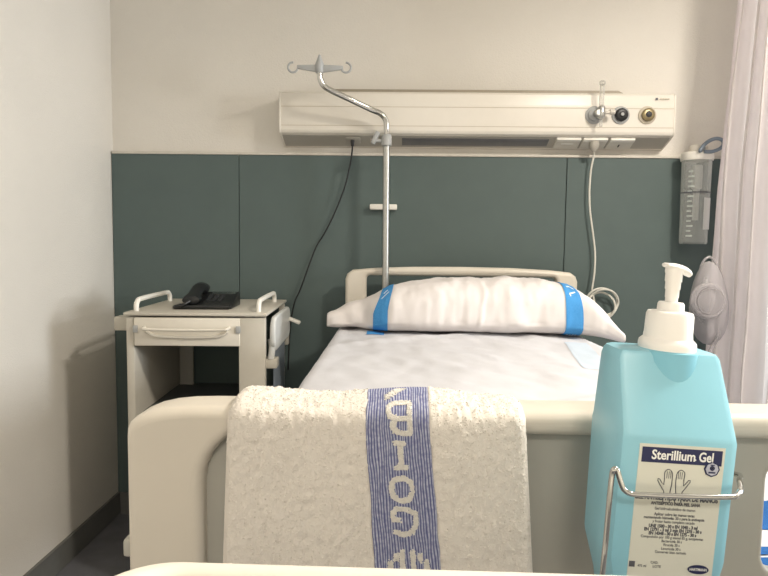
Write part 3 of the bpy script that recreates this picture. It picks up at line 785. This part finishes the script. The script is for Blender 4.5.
# ------------------------------------------------------------------ hand sanitiser bottle in its wire holder
BL = Vector((.1972, .462, .952))
bt = empty('sanitizer_bottle', 'blue hand gel bottle with white pump and printed label standing in wire holder', 'bottle', BL)
bt.rotation_euler = (0, R(3.2), R(2))
def ring(w, d, ch, z, yo=0):
    """chamfered rectangle ring, two points per rounded corner"""
    hw_, hd_ = w / 2, d / 2; o = []
    for sx, sy_ in ((1, 1), (-1, 1), (-1, -1), (1, -1)):
        a = (sx * hw_, sy_ * (hd_ - ch)); b_ = (sx * (hw_ - ch), sy_ * hd_)
        c = (sx * (hw_ - ch * .3), sy_ * (hd_ - ch * .3))
        seq = (a, c, b_) if sx * sy_ > 0 else (b_, c, a)
        o += [Vector((q[0], q[1] + yo, z)) for q in seq]
    return o
BW, BD = .0885, .066
levels = [(BW - .026, BD - .026, .006, 0, -.011), (BW - .021, BD - .022, .007, .0025, -.011), (BW - .018, BD - .020, .008, .008, -.010), (BW - .012, BD - .016, .008, .030, -.008), (BW - .001, BD - .006, .008, .055, -.003), (BW, BD - .005, .008, .059, -.0025),
          (BW, BD, .008, .148, 0), (BW - .001, BD - .0015, .008, .152, .0005), (BW - .0065, BD - .025, .007, .201, .0135), (BW - .0080, BD - .027, .007, .205, .0135), (BW - .0115, BD - .030, .007, .2078, .0135), (BW - .018, BD - .035, .006, .209, .0135)]
body = MB().loft([ring(*l) for l in levels]).build('bottle_body', M['gel'], bt, sharp=32)
MB().lathe([(.0225, .165), (.0228, .172), (.0228, .2085), (.019, .2105)], (.0028, .009, 0), 'z', 40).build('neck_boss', M['gel2'], bt)
K = .79
MB().lathe([(q[0] * K, q[1]) for q in [(.0245, .208), (.0265, .209), (.0268, .2125), (.0262, .2155), (.0228, .218), (.0222, .222), (.0218, .236), (.0205, .2385), (.0125, .2395), (.0122, .2445), (.0112, .246)]], (.0028, .009, 0), 'z', 40).build('cap', M['ivory'], bt)
pm = MB().lathe([(.0046, .242), (.0046, .249), (.0050, .250), (.0050, .2555), (.0056, .2565), (.0056, .2615), (.0062, .2625), (.0062, .268), (.0068, .270), (.0066, .2735), (.005, .275)], (.0028, .009, 0), 'z', 24)
pm.loft([[Vector((x_ + .0028, .009 + w_ * math.cos(2 * PI * j / 14), z_ - .0117 + h_ * math.sin(2 * PI * j / 14))) for j in range(14)] for x_, w_, h_, z_ in ((-.0085, .003, .0012, .2865), (-.0075, .006, .0018, .2863), (0, .0072, .003, .285), (.005, .006, .0033, .2838), (.009, .005, .0034, .2822), (.0118, .0042, .003, .2808), (.0132, .0024, .0015, .2804))])
pump = pm.build('pump_head', M['ivory'], bt)
# label on the front face
yl = -BD / 2 - .0002
lw, lt, lbm = .0625, .1455, .022
lab = MB().box((.001, yl, (lt + lbm) / 2), (lw, .0005, lt - lbm), 0).build('label', M['paper'], bt, smooth=False)
lab['label'] = 'white printed label'
yi = yl - .0004
MB().box((.001, yi, lt - .0078), (lw - .004, .0003, .0112), 0).build('title_band', M['navy'], lab, smooth=False)
yt = yi - .0003
join_meshes([(text_mesh('Sterillium', .0098, .86, .00022), Vector((-.0052, yt, lt - .0078))), (text_mesh('Gel', .0098, .78, .00022), Vector((.0186, yt, lt - .0078))), (text_mesh('.', .008, .8, .0001), Vector((.0109, yt, lt - .0078)))]).build('title_lettering', M['white_ink'], lab, smooth=False)
sx_, sz_ = .0235, lt - .0158
MB().lathe([(.0058, 0), (.0058, -.0004)], (sx_, yi, sz_), 'y', 8).build('seal', M['navy'], lab, smooth=False)
mb = MB().lathe([(.0047, -.0004), (.0047, -.0006)], (sx_, yi, sz_), 'y', 8)
mb.build('seal_face', mat('seal_pale', '#b9bccb', .5), lab, smooth=False)
MB().lathe([(.0018, -.0006), (.0018, -.0008), (.0012, -.0008), (.0012, -.0006)], (sx_, yi, sz_ + .0008), 'y', 14).box((sx_, yi - .0007, sz_ - .0024), (.005, .0002, .0011), 0).box((sx_, yi - .0007, sz_ + .0031), (.003, .0002, .0007), 0).build('seal_print', M['navy'], lab, smooth=False)
# hands drawing
hmb = MB()
for sg in (-1, 1):
    hc = -.0030 + sg * .0041
    ol = [(sg * .0034, -.0100), (sg * .0034, -.0050), (sg * .0040, -.0030), (sg * .0105 - sg * .0, .0030), (sg * .0088, .0040), (sg * .0042, .0005), (sg * .0044, .0075), (sg * .0036, .0090), (sg * .0020, .0098), (sg * .0000, .0100), (sg * -.0022, .0090), (sg * -.0034, .0070), (sg * -.0036, .0010), (sg * -.0026, -.0045), (sg * -.0030, -.0100)]
    hmb.tube([(hc + q[0] * .74, yi, lt - .0302 + q[1] * 1.22) for q in ol], .00032, 6, smooth=2)
    for k in (-.0016, .0, .0018): hmb.tube([(hc + sg * k * .8, yi, lt - .0302 + .0055), (hc + sg * k * .8, yi, lt - .0302 + .0107)], .00022, 5, smooth=0)
hmb.build('hands_drawing', M['ink'], lab, smooth=False)
zl = lambda py: lt - (py - 445) * .00073
lines = [(499.0, 'GEL ANTISÉPTICO PARA DE MANOS', .0046, 1, .00022), (504.7, 'ANTISEPTICO PARA PIEL SANA', .0032, 1, .00012), (510, 'Gel hidroalcohólico de manos', .003, 1, 0), (515.7, 'Aplicar sobre las manos secas', .003, 1, .00003), (519.4, 'manteniendo húmedas 30 s para la antisepsia', .003, 1, .00003), (523.2, 'y frotar hasta completo secado', .003, 1, 0),
         (528, 'UNE 1500 - 30 s EN 1040 - 3 ml', .0033, 1, .00014), (531.8, 'EN 12791 - 3 ml 3 min EN 1276 - 30 s', .0033, 1, .00014), (535.6, 'EN 14348 - 30 s EN 1275 - 30 s', .0033, 1, .00014),
         (539.3, 'Composición por 100 g etanol 85 g, excipientes', .0029, 1, 0), (543.2, 'Bactericida 30 s', .0029, 1, 0), (547, 'Virucida 30 s', .0029, 1, 0), (551, 'Levuricida 30 s', .0029, 1, 0), (554.6, 'Conservar bien cerrado', .0029, 1, 0)]
items = [(text_mesh(t_, sz, .82, bo), Vector((.0, yi, zl(py)))) for py, t_, sz, _, bo in lines]
items += [(text_mesh('CAD.', .0028, .9), Vector((-.011, yi, zl(566)))), (text_mesh('LOTE', .0028, .9), Vector((-.009, yi, zl(570)))), (text_mesh('475 ml', .0026, .9), Vector((-.02, yi, zl(570))))]
join_meshes(items).build('label_print', M['ink'], lab, smooth=False)
MB().box((-.0275, yi, zl(568.5)), (.0042, .0004, .0042), 0).build('square_mark', M['ink'], lab, smooth=False)
mb = MB().lathe([(1, 0), (1, -.0003)], (0, 0, 0), 'y', 28)
me = mb.mesh('oval'); me.transform(Matrix.Translation((.0215, yi, zl(570.5))) @ Matrix.Diagonal((.0078, 1, .0034, 1)))
link('maker_oval', me, M['navy'], lab, smooth=False)
join_meshes([(text_mesh('HARTMANN', .0028, .82, .00006), Vector((.0215, yi - .0003, zl(570.5))))]).build('maker_lettering', M['white_ink'], lab, smooth=False)

# wire holder
hd_ = empty('wire_bottle_holder', 'chrome wire holder hooked on the footboard around the blue gel bottle', 'holder', (.2, .47, .945))
w0 = Vector(hd_.location)
W = lambda px, py, y: aty(px, py, y) - w0
wr = .0020
fy_ = .418
pts = [Vector((.150, .425, .944)) - w0, W(603, 570, fy_), W(606, 540, fy_), W(609.5, 500, fy_), W(612, 476, fy_), W(614, 469.5, fy_ - .001), W(617, 470, fy_ - .001), W(619.5, 478, fy_ - .001), W(623, 488, fy_ - .001), W(629, 493, fy_ - .001), W(640, 494.5, fy_ - .001), W(690, 496.5, fy_), W(728, 497, fy_ + .002), W(737, 495, fy_ + .005), W(740.5, 489, fy_ + .012), W(739, 481, fy_ + .03), W(735, 474, .49), Vector((.247, .512, 1.045)) - w0]
MB().tube(pts, wr, 10, smooth=6).build('front_hoop', M['steel'], hd_)
hk_y = FY
def hook(x):
    return [Vector((x, .5, .944)) - w0, Vector((x, .511, .97)) - w0, Vector((x, .514, 1.06)) - w0, Vector((x, .517, fz_)) - w0, Vector((x, .535, fz_ + .007)) - w0, Vector((x, .56, fz_ + .007)) - w0, Vector((x, .584, fz_ + .002)) - w0, Vector((x, .588, fz_ - .04)) - w0]
for x in (.214, .238): MB().tube(hook(x), wr, 10, smooth=5).build('hook_wire', M['steel'], hd_)
MB().tube([Vector(q) - w0 for q in ((.150, .425, .944), (.235, .425, .944), (.24, .43, .944), (.24, .5, .944), (.235, .505, .944), (.16, .505, .944), (.15, .5, .944))], wr, 8, closed=True, smooth=3).build('base_ring', M['steel'], hd_)
MB().tube([Vector((.247, .512, 1.045)) - w0, Vector((.235, .514, 1.046)) - w0, Vector((.214, .514, 1.046)) - w0], wr, 8, smooth=3).build('cross_wire', M['steel'], hd_)

# ------------------------------------------------------------------ overbed table in the foreground
tz = 1.048
pL, pR = atz(165, 557.5, tz), atz(560, 569.5, tz)
ang = math.atan2(pR.y - pL.y, pR.x - pL.x)
TW, TD = .78, .40
ot = empty('overbed_table', 'ivory overbed table edge with raised rounded rim at the bottom foreground', 'table', (0, 0, 0))
cl = atz(103, 570, tz)
fx_, fy2 = cl.x - .002, pL.y
# local frame: x along far edge, y away from the camera
ct, st_ = math.cos(ang), math.sin(ang)
ot.location = (fx_ + ct * TW / 2 + st_ * TD / 2, fy2 + st_ * TW / 2 - ct * TD / 2, 0); ot.rotation_euler = (0, 0, ang)
o1 = rrect(-TW / 2, -TD / 2, TW / 2, TD / 2, .045, 10); o2 = rrect(-TW / 2 + .012, -TD / 2 + .012, TW / 2 - .012, TD / 2 - .012, .04, 10)
me = plate([o1, o2], .026, .0055, 4); me.transform(Matrix.Translation((0, 0, tz - .013)) @ Matrix.Rotation(R(-90), 4, 'X')); link('rim', me, M['table'], ot)
me = plate([rrect(-TW / 2 + .006, -TD / 2 + .006, TW / 2 - .006, TD / 2 - .006, .045, 10)], .012, .003); me.transform(Matrix.Translation((0, 0, tz - .016)) @ Matrix.Rotation(R(-90), 4, 'X')); link('table_top', me, M['table'], ot)
MB().box((TW / 2 - .08, -.06, .55), (.06, .05, .90), .006).build('column', M['greyp'], ot)
MB().box((TW / 2 - .08, -.04, .055), (.06, .3, .03), .006).box((0, -.16, .055), (TW - .1, .05, .03), .006).build('base', M['greyp'], ot)
for q in ((TW / 2 - .08, .09), (TW / 2 - .08, -.17), (-TW / 2 + .07, -.16)):
    MB().lathe([(.014, -.01), (.02, -.008), (.02, .008), (.014, .01)], (q[0], q[1], .02), 'x', 20).build('caster', M['key'], ot)

# ------------------------------------------------------------------ light
def area(name, loc, rot, sx, sy_, e, col):
    l = bpy.data.lights.new(name, 'AREA'); l.shape = 'RECTANGLE'; l.size = sx; l.size_y = sy_; l.energy = e; l.color = col
    o = bpy.data.objects.new(name, l); C.objects.link(o); o.location = loc; o.rotation_euler = rot; return o
area('ceiling_lamp', (1.5, .78, CH - .02), (0, 0, 0), .3, .3, 49, (1, .92, .81))
area('rear_fill_light', (.2, -1.4, CH - .02), (0, 0, 0), .6, .6, 17, (1, .93, .82))  # unseen fill light, added behind the camera to brighten front faces
area('window_daylight', (WR + .14, (wy0 + wy1) / 2, (wz0 + wz1) / 2), (0, R(90), 0), wz1 - wz0, wy1 - wy0, 85, (.90, .95, 1))
wd = bpy.data.worlds.new('sky'); S.world = wd; wd.use_nodes = True
wd.node_tree.nodes['Background'].inputs[0].default_value = (.75, .85, 1, 1); wd.node_tree.nodes['Background'].inputs[1].default_value = .6
S.view_settings.view_transform = 'Standard'; S.view_settings.look = 'None'; S.view_settings.gamma = 1
S.view_settings.use_curve_mapping = False; S.view_settings.exposure = 0.67
